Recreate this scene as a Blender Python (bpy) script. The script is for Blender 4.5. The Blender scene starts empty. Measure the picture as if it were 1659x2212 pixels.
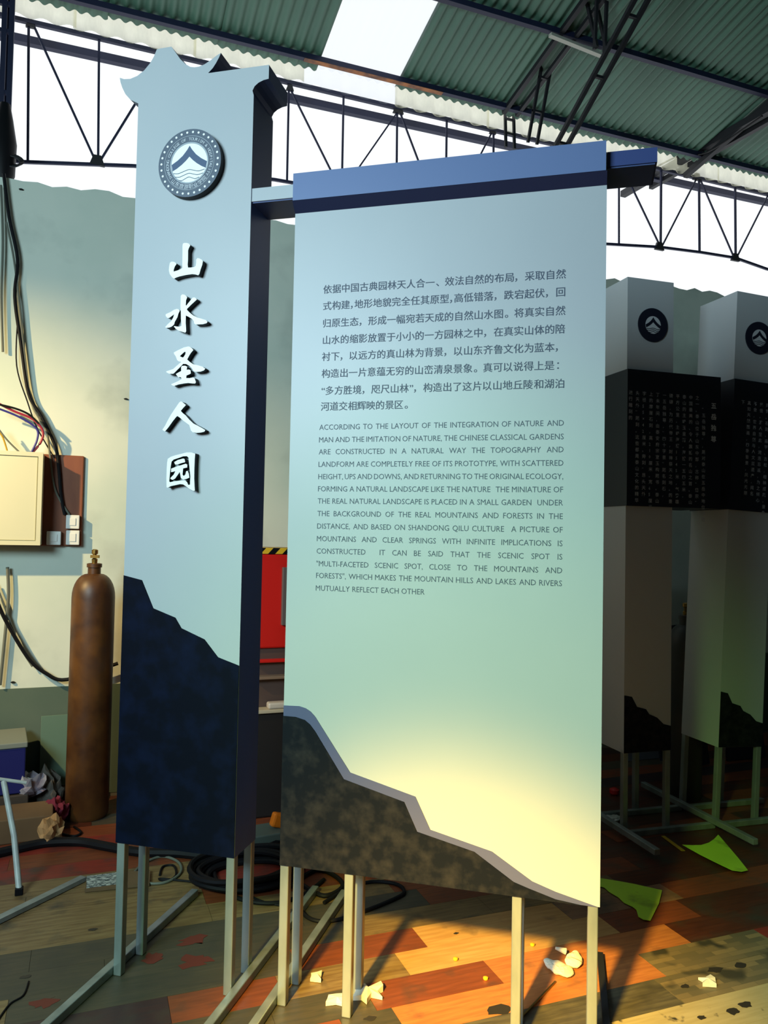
import bpy, math, random
from math import sin, cos, radians, pi, atan2, sqrt
from mathutils import Vector, Matrix
from mathutils.geometry import tessellate_polygon
random.seed(7)
C = bpy.context.scene.collection
V = Vector

# ------------------------------------------------------------------ camera
IW, IH, F = 1659., 2212., 1660.
CAM = V((0, 0, 1.55)); YAW, PIT, ROLL = radians(21), radians(1.9), radians(1.1)
fw = V((sin(YAW)*cos(PIT), cos(YAW)*cos(PIT), sin(PIT)))
r0 = V((cos(YAW), -sin(YAW), 0)); u0 = r0.cross(fw)
cr = cos(ROLL)*r0 + sin(ROLL)*u0; cu = -sin(ROLL)*r0 + cos(ROLL)*u0
cd = bpy.data.cameras.new('camera'); cam = bpy.data.objects.new('camera', cd); C.objects.link(cam)
cd.sensor_fit = 'HORIZONTAL'; cd.sensor_width = 36; cd.lens = 36*F/IW; cd.clip_start = .05; cd.clip_end = 200
M3 = Matrix((cr, cu, -fw)).transposed()
cam.matrix_world = Matrix.Translation(CAM) @ M3.to_4x4()
bpy.context.scene.camera = cam

# ------------------------------------------------------------------ view, world, lights
vs = bpy.context.scene.view_settings
vs.view_transform = 'Standard'; vs.look = 'None'; vs.gamma = 1; vs.use_curve_mapping = False; vs.exposure = 0.0
bpy.context.scene.cycles.diffuse_bounces = 2
w = bpy.data.worlds.new('sky'); bpy.context.scene.world = w; w.use_nodes = True
bg = w.node_tree.nodes['Background']; bg.inputs[0].default_value = (.93, .97, 1, 1); bg.inputs[1].default_value = 1.1

def lamp(name, kind, loc, target, energy, color, **kw):
    l = bpy.data.lights.new(name, kind); l.energy = energy; l.color = color
    for k, v in kw.items(): setattr(l, k, v)
    o = bpy.data.objects.new(name, l); C.objects.link(o); o.location = loc
    o.rotation_euler = (V(target)-V(loc)).to_track_quat('-Z', 'Y').to_euler()
    return o
# added cool area fill, just inside the unseen left wall at its opening
lamp('cool_side_fill', 'AREA', (-2.45, .2, 2.9), (.4, 2.5, 1.9), 182, (.61, .87, .96), shape='RECTANGLE', size=1.6, size_y=1.1)
# added spots: warm ones imitate low sun, green and yellow ones tint the panel
lamp('floor_sun_fill', 'SPOT', (-2.15, -1.1, 3.5), (1.32, 2.32, -.33), 5800, (1.0, .58, .10), spot_size=radians(20), spot_blend=1.0, shadow_soft_size=.16)
lamp('panel_green_fill', 'SPOT', (-2.15, -1.1, 3.5), (1.22, 2.10, .35), 460, (.36, 1.0, .22), spot_size=radians(40), spot_blend=1.0, shadow_soft_size=.12)
lamp('panel_yellow_fill', 'SPOT', (-2.15, -1.1, 3.5), (1.25, 2.15, .15), 270, (1.0, .84, .10), spot_size=radians(30), spot_blend=1.0, shadow_soft_size=.12)
lamp('wall_sun_fill', 'SPOT', (-2.29, 3.07, 3.1), (-.45, 4.9, 1.6), 560, (1.0, .70, .30), spot_size=radians(60), spot_blend=1.0, shadow_soft_size=.04)

# ------------------------------------------------------------------ helpers
def ray(x, y): return fw + cr*((x-829.5)/F) - cu*((y-1106)/F)
def hit(x, y, n, d):
    r = ray(x, y); n = V(n); return CAM + r*((d-n.dot(CAM))/n.dot(r))
def flo(x, y, z=0): return hit(x, y, (0, 0, 1), z)
def onY(x, y, Y): return hit(x, y, (0, 1, 0), Y)
def onX(x, y, X): return hit(x, y, (1, 0, 0), X)
A = radians(35.5)
P = V((cos(A), -sin(A), 0)); Dv = V((sin(A), cos(A), 0)); D = 2.425
S0 = V((-.55, D+.09))                     # sign origin in (s,t)
def sg(x, y, t=0.0):                       # pixel -> sign-local (s, z) on its front plane moved back by t
    h = hit(x, y, Dv, D+t); return (h.dot(P)-S0.x, h.z)
T0 = D - S0.y                              # local t of the front plane (-.09)

_m = {}
def mat(name, col, rough=.6, metal=0, col2=None, scale=6, stretch=(1, 1, 1), bump=0, detail=5, lo=.35, hi=.65, emit=None, coat=0, spec=.5, dirt=None, dscale=3, dlo=.5, dhi=.7):
    if name in _m: return _m[name]
    m = bpy.data.materials.new(name); m.use_nodes = True; nt = m.node_tree; N = nt.nodes; L = nt.links
    b = N['Principled BSDF']; b.inputs['Base Color'].default_value = (*col, 1); b.inputs['Roughness'].default_value = rough
    b.inputs['Metallic'].default_value = metal; b.inputs['Specular IOR Level'].default_value = spec; b.inputs['Coat Weight'].default_value = coat
    tc = N.new('ShaderNodeTexCoord'); mp = N.new('ShaderNodeMapping'); mp.inputs['Scale'].default_value = stretch
    L.new(tc.outputs['Object'], mp.inputs[0])
    out = None
    if col2:
        n = N.new('ShaderNodeTexNoise'); n.inputs['Scale'].default_value = scale; n.inputs['Detail'].default_value = detail
        L.new(mp.outputs[0], n.inputs[0])
        r = N.new('ShaderNodeValToRGB'); r.color_ramp.elements[0].position = lo; r.color_ramp.elements[1].position = hi
        r.color_ramp.elements[0].color = (*col, 1); r.color_ramp.elements[1].color = (*col2, 1)
        L.new(n.outputs[0], r.inputs[0]); out = r.outputs[0]
        if bump:
            bp = N.new('ShaderNodeBump'); bp.inputs['Strength'].default_value = bump; bp.inputs['Distance'].default_value = .01
            L.new(n.outputs[0], bp.inputs['Height']); L.new(bp.outputs[0], b.inputs['Normal'])
    if dirt:
        n2 = N.new('ShaderNodeTexNoise'); n2.inputs['Scale'].default_value = dscale; n2.inputs['Detail'].default_value = 6
        gm = N.new('ShaderNodeNewGeometry'); L.new(gm.outputs['Position'], n2.inputs[0])
        r2 = N.new('ShaderNodeValToRGB'); r2.color_ramp.elements[0].position = dlo; r2.color_ramp.elements[1].position = dhi
        L.new(n2.outputs[0], r2.inputs[0])
        mx = N.new('ShaderNodeMix'); mx.data_type = 'RGBA'; L.new(r2.outputs[0], mx.inputs['Factor'])
        if out: L.new(out, mx.inputs['A'])
        else: mx.inputs['A'].default_value = (*col, 1)
        mx.inputs['B'].default_value = (*dirt, 1); out = mx.outputs['Result']
    if out: L.new(out, b.inputs['Base Color'])
    _m[name] = m; return m

def trans_mat(name, col, mixt):            # translucent fibreglass sheet
    m = bpy.data.materials.new(name); m.use_nodes = True; nt = m.node_tree; N = nt.nodes; L = nt.links
    N.remove(N['Principled BSDF']); o = N['Material Output']
    d = N.new('ShaderNodeBsdfDiffuse'); t = N.new('ShaderNodeBsdfTranslucent'); x = N.new('ShaderNodeMixShader')
    n = N.new('ShaderNodeTexNoise'); n.inputs['Scale'].default_value = 4; r = N.new('ShaderNodeValToRGB')
    r.color_ramp.elements[0].color = (*[c*.8 for c in col], 1); r.color_ramp.elements[1].color = (*col, 1)
    L.new(n.outputs[0], r.inputs[0]); L.new(r.outputs[0], d.inputs[0]); L.new(r.outputs[0], t.inputs[0])
    x.inputs[0].default_value = .8; L.new(d.outputs[0], x.inputs[1]); L.new(t.outputs[0], x.inputs[2])
    tr = N.new('ShaderNodeBsdfTransparent'); x2 = N.new('ShaderNodeMixShader'); x2.inputs[0].default_value = mixt
    L.new(x.outputs[0], x2.inputs[1]); L.new(tr.outputs[0], x2.inputs[2]); L.new(x2.outputs[0], o.inputs[0])
    return m

class MB:
    def __init__(s): s.v = []; s.f = []; s.mi = []
    def add(s, vs, fs, mi=0):
        n = len(s.v); s.v += [tuple(v) for v in vs]; s.f += [tuple(i+n for i in f) for f in fs]; s.mi += [mi]*len(fs); return s
    def box(s, a, b, mi=0):
        x0, y0, z0 = a; x1, y1, z1 = b
        return s.add([(x0,y0,z0),(x1,y0,z0),(x1,y1,z0),(x0,y1,z0),(x0,y0,z1),(x1,y0,z1),(x1,y1,z1),(x0,y1,z1)],
                     [(0,3,2,1),(4,5,6,7),(0,1,5,4),(1,2,6,5),(2,3,7,6),(3,0,4,7)], mi)
    def bbox(s, a, b, r=.004, mi=0):       # box with chamfered edges
        x0, y0, z0 = a; x1, y1, z1 = b; bm = bmesh.new(); bmesh.ops.create_cube(bm, size=1)
        for v in bm.verts: v.co = V((x0+(v.co.x+.5)*(x1-x0), y0+(v.co.y+.5)*(y1-y0), z0+(v.co.z+.5)*(z1-z0)))
        bmesh.ops.bevel(bm, geom=bm.edges[:], offset=r, segments=2, affect='EDGES', profile=.5)
        bm.verts.index_update(); s.add([v.co.copy() for v in bm.verts], [[v.index for v in f.verts] for f in bm.faces], mi); bm.free(); return s
    def bar(s, a, b, w, h=None, up=(0, 0, 1), mi=0):
        a, b = V(a), V(b); h = h or w; d = (b-a).normalized(); u = V(up)
        if abs(d.dot(u)) > .98: u = V((1, 0, 0))
        x = d.cross(u).normalized()*(w/2); y = x.cross(d).normalized()*(h/2)
        vs = [a-x-y, a+x-y, a+x+y, a-x+y, b-x-y, b+x-y, b+x+y, b-x+y]
        return s.add(vs, [(0,1,2,3),(7,6,5,4),(0,4,5,1),(1,5,6,2),(2,6,7,3),(3,7,4,0)], mi)
    def tube(s, pts, r, n=8, closed=False, mi=0):
        pts = [V(p) for p in pts]; rings = []; up = V((0, 0, 1)); N_ = len(pts)
        for i, p in enumerate(pts):
            if closed: d = (pts[(i+1) % N_]-pts[i-1]).normalized()
            else: d = (pts[min(i+1, N_-1)]-pts[max(i-1, 0)]).normalized()
            x = d.cross(up)
            if x.length < .05: x = d.cross(V((1, 0, 0)))
            x.normalize(); y = x.cross(d).normalized(); up = y if abs(d.z) > .9 else V((0, 0, 1))
            rr = r[i] if isinstance(r, (list, tuple)) else r
            rings.append([p+x*rr*cos(2*pi*k/n)+y*rr*sin(2*pi*k/n) for k in range(n)])
        fs = []
        for i in range(N_ if closed else N_-1):
            j = (i+1) % N_
            for k in range(n): fs.append((i*n+k, i*n+(k+1) % n, j*n+(k+1) % n, j*n+k))
        if not closed: fs += [tuple(range(n))[::-1], tuple((N_-1)*n+k for k in range(n))]
        return s.add([v for r_ in rings for v in r_], fs, mi)
    def lathe(s, prof, c=(0, 0, 0), n=32, mi=0):
        vs = []; fs = []
        for r, z in prof: vs += [(c[0]+r*cos(2*pi*k/n), c[1]+r*sin(2*pi*k/n), c[2]+z) for k in range(n)]
        for i in range(len(prof)-1):
            for k in range(n): fs.append((i*n+k, i*n+(k+1) % n, (i+1)*n+(k+1) % n, (i+1)*n+k))
        fs += [tuple(range(n))[::-1], tuple((len(prof)-1)*n+k for k in range(n))]
        return s.add(vs, fs, mi)
    def prism(s, outer, t0, t1, holes=(), mf=0, ms=0, f=None, fl=None):  # outline in (s,z), thickness t0 (front) .. t1
        f = f or (lambda a, t: (a[0], t, a[1]))
        loops = [list(outer)]+[list(h) for h in holes]
        tri = tessellate_polygon([[V((p[0], p[1], 0)) for p in l] for l in loops])
        flat = [p for l in loops for p in l]; n = len(flat)
        vs = [f(p, t0) for p in flat]+[f(p, t1) for p in flat]
        ft = []; bk = []
        for a, b, c in tri:
            pa, pb, pc = flat[a], flat[b], flat[c]
            cr_ = (pb[0]-pa[0])*(pc[1]-pa[1])-(pb[1]-pa[1])*(pc[0]-pa[0])
            if cr_ < 0: b, c = c, b
            ft.append((a, b, c)); bk.append((a+n, c+n, b+n))
        side = []; o = 0
        for li, l in enumerate(loops):
            k = len(l); ar = sum(l[i][0]*l[(i+1) % k][1]-l[(i+1) % k][0]*l[i][1] for i in range(k))
            for i in range(k):
                a, b = o+i, o+(i+1) % k
                q = (a, a+n, b+n, b)
                if (ar < 0) != (li > 0): q = q[::-1]
                side.append(q)
            o += k
        base = len(s.v); s.add(vs, ft, mf); s.v = s.v[:base+2*n]
        s.f += [tuple(i+base for i in q) for q in side]; s.mi += [ms]*len(side)
        s.f += [tuple(i+base for i in q) for q in bk]; s.mi += [ms]*len(bk)
        return s
    def build(s, name, mats, parent=None, smooth=False, loc=None):
        me = bpy.data.meshes.new(name); me.from_pydata(s.v, [], s.f)
        for m in (mats if isinstance(mats, (list, tuple)) else [mats]): me.materials.append(m)
        me.polygons.foreach_set('material_index', s.mi)
        if smooth:
            me.polygons.foreach_set('use_smooth', [True]*len(s.f))
            try: me.set_sharp_from_angle(angle=radians(40))
            except Exception: pass
        me.update()
        o = bpy.data.objects.new(name, me); C.objects.link(o)
        if parent: o.parent = parent
        if loc: o.location = loc
        return o
import bmesh

def empty(name, loc=(0, 0, 0), rz=0, parent=None):
    o = bpy.data.objects.new(name, None); C.objects.link(o); o.location = loc; o.rotation_euler = (0, 0, rz); o.empty_display_size = .1
    if parent: o.parent = parent
    return o
def tag(o, label, cat, group=None, kind=None):
    o['label'] = label; o['category'] = cat
    if group: o['group'] = group
    if kind: o['kind'] = kind
    return o
def struct(o): o['kind'] = 'structure'; return o
def smoothpts(pts, n=6):                   # Catmull-Rom
    pts = [V(p) for p in pts]; out = []
    for i in range(len(pts)-1):
        a, b, c, d = pts[max(i-1, 0)], pts[i], pts[i+1], pts[min(i+2, len(pts)-1)]
        for k in range(n):
            t = k/n; out.append(.5*((2*b)+(c-a)*t+(2*a-5*b+4*c-d)*t*t+(3*b-a-3*c+d)*t**3))
    out.append(pts[-1]); return out

_gl = {}
def glyph(txt, bold=0.0, res=3):           # text -> flat mesh data (em = 1)
    k = (txt, bold, res)
    if k in _gl: return _gl[k]
    cu_ = bpy.data.curves.new('glyph', 'FONT'); cu_.body = txt; cu_.size = 1; cu_.resolution_u = res; cu_.offset = bold; cu_.fill_mode = 'FRONT'
    o = bpy.data.objects.new('glyph', cu_); C.objects.link(o)
    dg = bpy.context.evaluated_depsgraph_get(); me = bpy.data.meshes.new_from_object(o.evaluated_get(dg))
    vs = [tuple(v.co)[:2] for v in me.vertices]; fs = [tuple(p.vertices) for p in me.polygons]
    bpy.data.objects.remove(o); bpy.data.curves.remove(cu_); bpy.data.meshes.remove(me)
    if vs: bb = (min(v[0] for v in vs), max(v[0] for v in vs), min(v[1] for v in vs), max(v[1] for v in vs))
    else: bb = (0, 0, 0, 0)
    _gl[k] = (vs, fs, bb); return _gl[k]
def put(mb, txt, x, z, size, t, bold=0.0, f=None, sx=1, res=3):   # baseline-left at x,z on local plane y=t, reads towards +x facing -y
    vs, fs, bb = glyph(txt, bold, res)
    f = f or (lambda a, b, tt: (a, tt, b))
    mb.add([f(x+v[0]*size*sx, z+v[1]*size, t) for v in vs], fs); return bb

# ------------------------------------------------------------------ materials
white_paint = mat('white_painted_sheet', (.48, .505, .53), .42, col2=(.455, .485, .515), scale=2)
dark_side = mat('shaded_sign_side', (.06, .095, .24), .5)  # pylon sides and beam undersides, with their shade put into the colour
slate_band = mat('slate_blue_print', (.085, .095, .21), .5)
stone_dark = mat('dark_stone_print', (.004, .006, .012), .6, col2=(.026, .025, .029), scale=26, detail=12, lo=.42, hi=.82, spec=.15)
stone_navy = mat('navy_stone_print', (.0015, .003, .010), .6, col2=(.004, .009, .038), scale=11, detail=9, lo=.45, hi=.85, spec=.1)
ink = mat('slate_grey_lettering', (.06, .08, .125), .6)
cream = mat('cream_acrylic', (1.0, 1.0, .93), .4)
black = mat('black_acrylic', (.004, .004, .006), .5, spec=.2)
slate_disc = mat('slate_medallion', (.10, .125, .17), .5)
pale = mat('pale_medallion_print', (1.0, 1.0, 1.0), .5)
pale_grey = mat('grey_medallion_print', (.38, .42, .47), .5)
galv = mat('galvanised_steel', (.36, .40, .40), .38, metal=.5, col2=(.25, .29, .29), scale=14, stretch=(1, 1, .3))
steel_dark = mat('dark_painted_steel', (.009, .012, .045), .6)
steel_black = mat('blackened_steel', (.012, .012, .016), .6)
plaster = mat('pale_green_plaster', (.58, .67, .58), .9, col2=(.72, .77, .67), scale=1.3, detail=8, dirt=(.40, .45, .40), dscale=1.8, dlo=.55, dhi=.8)
green_sheet = mat('green_roof_sheet', (.065, .15, .105), .45, col2=(.085, .185, .125), scale=2)
frp = trans_mat('clear_roof_sheet', (.9, .95, 1), .8)
frp_cream = trans_mat('cream_fibreglass', (.97, .95, .72), .25)

# ------------------------------------------------------------------ setting: floor of loose laminate boards
def plank_mat(name, a, b, dirt=(.05, .045, .035), rough=.42, amt=(.48, .74), sc=7):
    return mat(name, a, rough, col2=b, scale=7, stretch=(1, 9, 9), detail=6, bump=.06, dirt=dirt, dscale=sc, dlo=amt[0], dhi=amt[1])
PL = dict(
 orange=plank_mat('orange_board', (.56, .20, .06), (.42, .14, .045), amt=(.6, .85)),
 tan=plank_mat('tan_board', (.26, .17, .07), (.17, .10, .04), amt=(.55, .8), sc=9),
 light=plank_mat('light_oak_board', (.58, .33, .12), (.48, .25, .08), amt=(.6, .85)),
 brown=plank_mat('brown_board', (.11, .030, .015), (.07, .018, .01), rough=.36),
 red=plank_mat('red_board', (.30, .035, .02), (.22, .03, .02)),
 grey=plank_mat('grey_board', (.055, .050, .034), (.085, .066, .042), rough=.5),
 plum=plank_mat('plum_board', (.05, .020, .022), (.035, .02, .025)),
 rust=plank_mat('rust_board', (.24, .060, .022), (.17, .045, .018), amt=(.55, .8)),
 slate=plank_mat('dark_stained_board', (.07, .06, .045), (.13, .11, .07), rough=.5),
 pink=plank_mat('pinkish_board', (.30, .16, .09), (.24, .12, .07)),
)
def mosaic():
    m = mat('mosaic_parquet_board', (.3, .25, .14), .5); nt = m.node_tree; N = nt.nodes; L = nt.links; b = N['Principled BSDF']
    tc = N.new('ShaderNodeNewGeometry'); br = N.new('ShaderNodeTexBrick'); br.inputs['Scale'].default_value = 1
    br.inputs['Color1'].default_value = (.28, .20, .10, 1); br.inputs['Color2'].default_value = (.12, .10, .06, 1); br.inputs['Mortar'].default_value = (.14, .11, .06, 1)
    br.inputs['Brick Width'].default_value = .11; br.inputs['Row Height'].default_value = .0255; br.inputs['Mortar Size'].default_value = .0008
    L.new(tc.outputs['Position'], br.inputs[0])
    n = N.new('ShaderNodeTexNoise'); n.inputs['Scale'].default_value = 7; L.new(tc.outputs['Position'], n.inputs[0])
    r = N.new('ShaderNodeValToRGB'); r.color_ramp.elements[0].position = .58; r.color_ramp.elements[1].position = .68; L.new(n.outputs[0], r.inputs[0])
    mx = N.new('ShaderNodeMix'); mx.data_type = 'RGBA'; L.new(r.outputs[0], mx.inputs['Factor']); L.new(br.outputs[0], mx.inputs['A']); mx.inputs['B'].default_value = (.05, .045, .03, 1)
    L.new(mx.outputs['Result'], b.inputs['Base Color']); return m
PL['mosaic'] = mosaic()
def spots():
    return plank_mat('pale_spotted_board', (.50, .40, .22), (.42, .33, .17), amt=(.62, .68), sc=14)
PL['spot'] = spots()
WY = 4.92
screed = mat('concrete_screed', (.06, .055, .05), .8, col2=(.10, .09, .08), scale=3)
fb = MB().box((-2.6, -4.6, -.12), (9.1, WY-.0005, -.006)).build('floor', screed); struct(fb)
RW = .1525; Y0 = 2.093
rows = {  # row index: list of (x_start, kind), last runs on
 -4: [(-2.58, 'grey'), (.2, 'brown'), (1.3, 'tan'), (2.4, 'spot')], -3: [(-2.58, 'plum'), (.6, 'rust'), (1.5, 'spot'), (2.7, 'tan')],
 -2: [(-2.58, 'grey'), (.3, 'plum'), (.9, 'grey'), (1.5, 'spot'), (2.6, 'tan')],
 -1: [(-2.58, 'plum'), (.1, 'grey'), (.75, 'rust'), (1.38, 'spot'), (2.55, 'spot'), (3.4, 'brown')],
 0: [(-2.58, 'grey'), (.25, 'grey'), (.62, 'grey'), (1.17, 'slate'), (1.922, 'mosaic'), (2.75, 'brown')],
 1: [(-2.58, 'plum'), (.30, 'rust'), (.80, 'grey'), (.98, 'orange'), (1.98, 'mosaic'), (2.55, 'red'), (3.2, 'brown')],
 2: [(-2.58, 'grey'), (.1, 'grey'), (.6, 'grey'), (.93, 'rust'), (1.404, 'orange'), (2.235, 'brown'), (3.2, 'rust')],
 3: [(-2.58, 'plum'), (.293, 'rust'), (.66, 'tan'), (1.114, 'light'), (2.02, 'rust'), (2.43, 'brown'), (3.5, 'brown')],
 4: [(-2.58, 'tan'), (-.2, 'grey'), (.75, 'rust'), (1.25, 'light'), (1.9, 'pink'), (2.476, 'rust'), (3.4, 'brown')],
 5: [(-2.58, 'grey'), (.1, 'grey'), (1.0, 'tan'), (1.62, 'tan'), (2.3, 'brown'), (3.5, 'rust')],
 6: [(-2.58, 'grey'), (-.15, 'grey'), (.85, 'grey'), (1.4, 'rust'), (2.5, 'brown'), (3.6, 'red')],
 7: [(-2.58, 'tan'), (-.35, 'tan'), (.512, 'tan'), (1.3, 'rust'), (2.1, 'brown'), (3.1, 'brown')],
 8: [(-2.58, 'tan'), (-.6, 'tan'), (.508, 'rust'), (1.5, 'brown'), (2.6, 'rust'), (3.5, 'brown')],
 9: [(-2.58, 'tan'), (-.2, 'tan'), (.50, 'red'), (1.3, 'brown'), (2.4, 'brown'), (3.3, 'rust')],
 10: [(-2.58, 'tan'), (-.5, 'tan'), (.2, 'tan'), (.5, 'rust'), (1.6, 'brown'), (2.6, 'brown')],
 11: [(-2.58, 'red'), (-.5, 'red'), (.2, 'rust'), (1.2, 'brown'), (2.3, 'brown')],
 12: [(-2.58, 'red'), (-.3, 'rust'), (.5, 'red'), (1.7, 'brown')],
 13: [(-2.58, 'rust'), (-.6, 'red'), (.4, 'rust'), (1.5, 'brown')],
}
for k in range(-9, 19):
    if k in rows: spec = rows[k]
    else:
        spec = []; x = -2.58
        while x < 6.4: spec.append((x, random.choice(['brown', 'brown', 'rust', 'plum', 'grey']))); x += random.uniform(.8, 1.3)
    spec = list(spec)
    while spec[-1][0]+1.25 < 7: spec.append((spec[-1][0]+random.uniform(.95, 1.25), random.choice(['brown', 'brown', 'rust', 'plum'])))
    y0 = Y0+k*RW
    if y0+RW > 4.9: continue
    for i, (x, kd) in enumerate(spec):
        x1 = spec[i+1][0] if i+1 < len(spec) else 8.2
        h = random.uniform(-.0012, .0)
        MB().box((x+.0006, y0+.0006, -.006), (x1-.0006, y0+RW-.0006, h)).build('floor_board', PL[kd], fb)

# ------------------------------------------------------------------ setting: walls
def wall_back():
    mb = MB(); n = 150; xs = [-2.8+11.9*i/n for i in range(n+1)]; random.seed(3)
    top = [3.615+random.uniform(-.022, .012)+.02*sin(x*3.1) for x in xs]
    vs = []; fs = []
    for y in (WY, WY+.18):
        for x, t in zip(xs, top): vs += [(x, y, -.12), (x, y, t)]
    m = 2*(n+1)
    for i in range(n):
        a = 2*i; fs += [(a, a+2, a+3, a+1), (m+a, m+a+1, m+a+3, m+a+2), (a+1, a+3, m+a+3, m+a+1), (a, m+a, m+a+2, a+2)]
    fs += [(0, 1, m+1, m), (2*n, m+2*n, m+2*n+1, 2*n+1)]
    return struct(mb.add(vs, fs).build('wall_back', plaster))
wall_back()
dado = mat('grey_green_dado_paint', (.075, .12, .09), .8, col2=(.11, .15, .11), scale=2)
struct(MB().box((-2.59, WY-.012, -.003), (9.1, WY-.0005, .64)).build('baseboard_back', dado))
grime = mat('grey_block_wall', (.08, .09, .09), .9, col2=(.11, .12, .12), scale=2)
def roofz(y): return 5.02+(5.3-y)*.2+.05
lw = MB().prism([(-4.6, -.12), (WY-.013, -.12), (WY-.013, roofz(WY)), (-4.6, roofz(-4.6))], -2.8, -2.6, [[(-.8, 2.2), (1.3, 2.2), (1.3, 3.6), (-.8, 3.6)]], f=lambda a, t: (t, a[0], a[1]))  # opening in this unseen wall is added for the cool fill
struct(lw.build('wall_left', grime))
struct(MB().prism([(-4.6, -.12), (WY+.18, -.12), (WY+.18, roofz(WY)), (-4.6, roofz(-4.6))], 9.1, 9.3, f=lambda a, t: (t, a[0], a[1])).build('wall_right', grime))
struct(MB().box((-2.8, -4.8, -.12), (9.3, -4.6, 6.9)).build('wall_front', grime))

# ------------------------------------------------------------------ setting: corrugated roof
ZR, YR, SL = 5.02, 5.3, .2
def rz(y): return ZR+(YR-y)*SL
ceil = struct(empty('ceiling', (0, 0, 0)))
def sheet(x0, x1, waves, ya, yb, zf, name, m, par, vertical=False, amp=.011):
    n = waves*8; vs = []; fs = []
    for i in range(n+1):
        x = x0+(x1-x0)*i/n; o = amp*sin(2*pi*waves*i/n)
        for (a, b) in ((ya, zf(ya)), (yb, zf(yb))) if not vertical else ((ya, zf[0]), (ya, zf[1])):
            vs.append((x, a+(o if vertical else 0), b+(0 if vertical else o)))
    for i in range(n): fs.append((2*i, 2*i+1, 2*i+3, 2*i+2))
    return MB().add(vs, fs).build(name, m, par, smooth=True)
edges = [1.46-.73*i for i in range(6, 0, -1)]+[1.46, 2.10]+[2.10+.73*i for i in range(1, 11)]
for a, b in zip(edges[:-1], edges[1:]):
    sky = abs(a-1.46) < .01
    e = random.uniform(-.02, .02)
    for ya, yb in ((5.42+e, 1.2), (1.25, -4.6)):
        sheet(a-.002, b+.02, 9 if sky else 10, ya, yb, lambda y, d=(0 if ya > 3 else .004): rz(y)+.02+d, 'skylight_sheet' if sky and ya > 3 else 'roof_sheet', frp if sky and ya > 3 else green_sheet, ceil)
MB().box((1.35, 5.278, rz(5.3)-.0375), (2.45, 5.322, rz(5.3)-.0345)).build('rusty_purlin_strip', mat('rusty_steel', (.45, .16, .05), .7, col2=(.10, .05, .04), scale=12), ceil)
vertical_edges = [1.40-.8*i for i in range(5, 0, -1)]+[1.40, 2.16]+[2.16+.82*i for i in range(1, 9)]
for i, (a, b) in enumerate(zip(vertical_edges[:-1], vertical_edges[1:])):
    sheet(a, b+.02, 5, 5.56+.002*(i % 2), 0, (4.972+random.uniform(-.01, .010), 5.19), 'eave_sheet', frp if abs((a+b)/2-1.78) < .45 else frp_cream, ceil, vertical=True, amp=.02)
for i, y in enumerate([5.3, 4.56, 3.80, 3.04, 2.28, 1.5, .7, -.1, -.9, -1.7, -2.5, -3.3]):
    z = rz(y)-.022
    MB().box((-2.55, y-.02, z-.012), (9.0, y+.02, z+.028)).build('purlin', steel_dark, ceil)

# ------------------------------------------------------------------ trusses
TY = 5.6
et = empty('eave_truss', (2.5, TY, 4.2)); tag(et, 'long dark steel rod truss running above the plastered wall across the open sky', 'truss')
def wp(o, p): return V(p)-V(o.location)
def loc_part(o, name, m, fn):
    mb = MB(); fn(mb); l = V(o.location); mb.v = [tuple(V(v)-l) for v in mb.v]; return mb.build(name, m, o, smooth=name in ('cable', 'tube'))
loc_part(et, 'top_chord', steel_dark, lambda b: b.bar((-3.3, TY, 4.965), (9.0, TY, 4.985), .028, .028))
bc = [(-3.3, 4.0), (-.5, 4.008), (.22, 4.12), (1.22, 4.21), (2.6, 4.23), (4.2, 4.19), (4.8, 4.255), (5.29, 4.28), (5.7, 4.29), (6.1, 4.24), (9.0, 4.1)]
def bchord(b):
    for p, q in zip(bc[:-1], bc[1:]): b.bar((p[0], TY, p[1]), (q[0], TY, q[1]), .02)
loc_part(et, 'bottom_chord', steel_dark, bchord)
def zb(x):
    for p, q in zip(bc[:-1], bc[1:]):
        if p[0] <= x <= q[0]: return p[1]+(q[1]-p[1])*(x-p[0])/(q[0]-p[0])
    return 4.2
for (xa, ya, xb, yb, r) in [(62, 55, 60, 350, .016), (214, 90, 212, 348, .016), (624, 190, 620, 388, .014), (742, 215, 740, 320, .014), (858, 235, 857, 340, .014), (965, 262, 964, 335, .014), (1066, 285, 1066, 325, .014),
      (1337, 430, 1337, 531, .013), (1428, 385, 1427, 530, .016), (1510, 385, 1511, 545, .016), (1588, 400, 1589, 556, .016),
      (75, 60, 205, 345, .014), (290, 228, 218, 345, .014), (627, 192, 712, 363, .012), (860, 240, 780, 355, .012), (863, 240, 902, 343, .012), (1063, 285, 1040, 330, .012),
      (1370, 415, 1425, 530, .012), (1500, 395, 1431, 530, .012), (1518, 400, 1585, 555, .012), (1655, 430, 1592, 555, .012)]:
    a, b_ = onY(xa, ya, TY), onY(xb, yb, TY); d = (b_-a)
    k0 = (4.965-a.z)/d.z; p0 = a+d*k0
    k1 = (zb(b_.x)-a.z)/d.z; p1 = a+d*k1
    loc_part(et, 'web_rod', steel_dark, lambda mb, p0=p0, p1=p1, r=r: mb.bar(p0, p1, r))
for (x, y, s) in [(210, 347, .05), (1424, 532, .05), (1588, 556, .05), (66, 53, .03), (860, 237, .045), (1505, 382, .045), (1064, 284, .03), (626, 190, .03)]:
    p = onY(x, y, TY); loc_part(et, 'gusset_plate', steel_black, lambda mb, p=p, s=s: mb.prism([(p.x-s, p.z-s*.7), (p.x+s, p.z-s*.7), (p.x+s*.5, p.z+s*.7), (p.x-s*.5, p.z+s*.7)], TY-.012, TY+.012))
ob = MB().box((-5.0, -.025, -.027), (6.6, .025, .027)).build('outer_beam', steel_dark, None, loc=(2.3, 5.9, 5.04)); ob.rotation_euler = (0, radians(-.55), 0)
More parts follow.
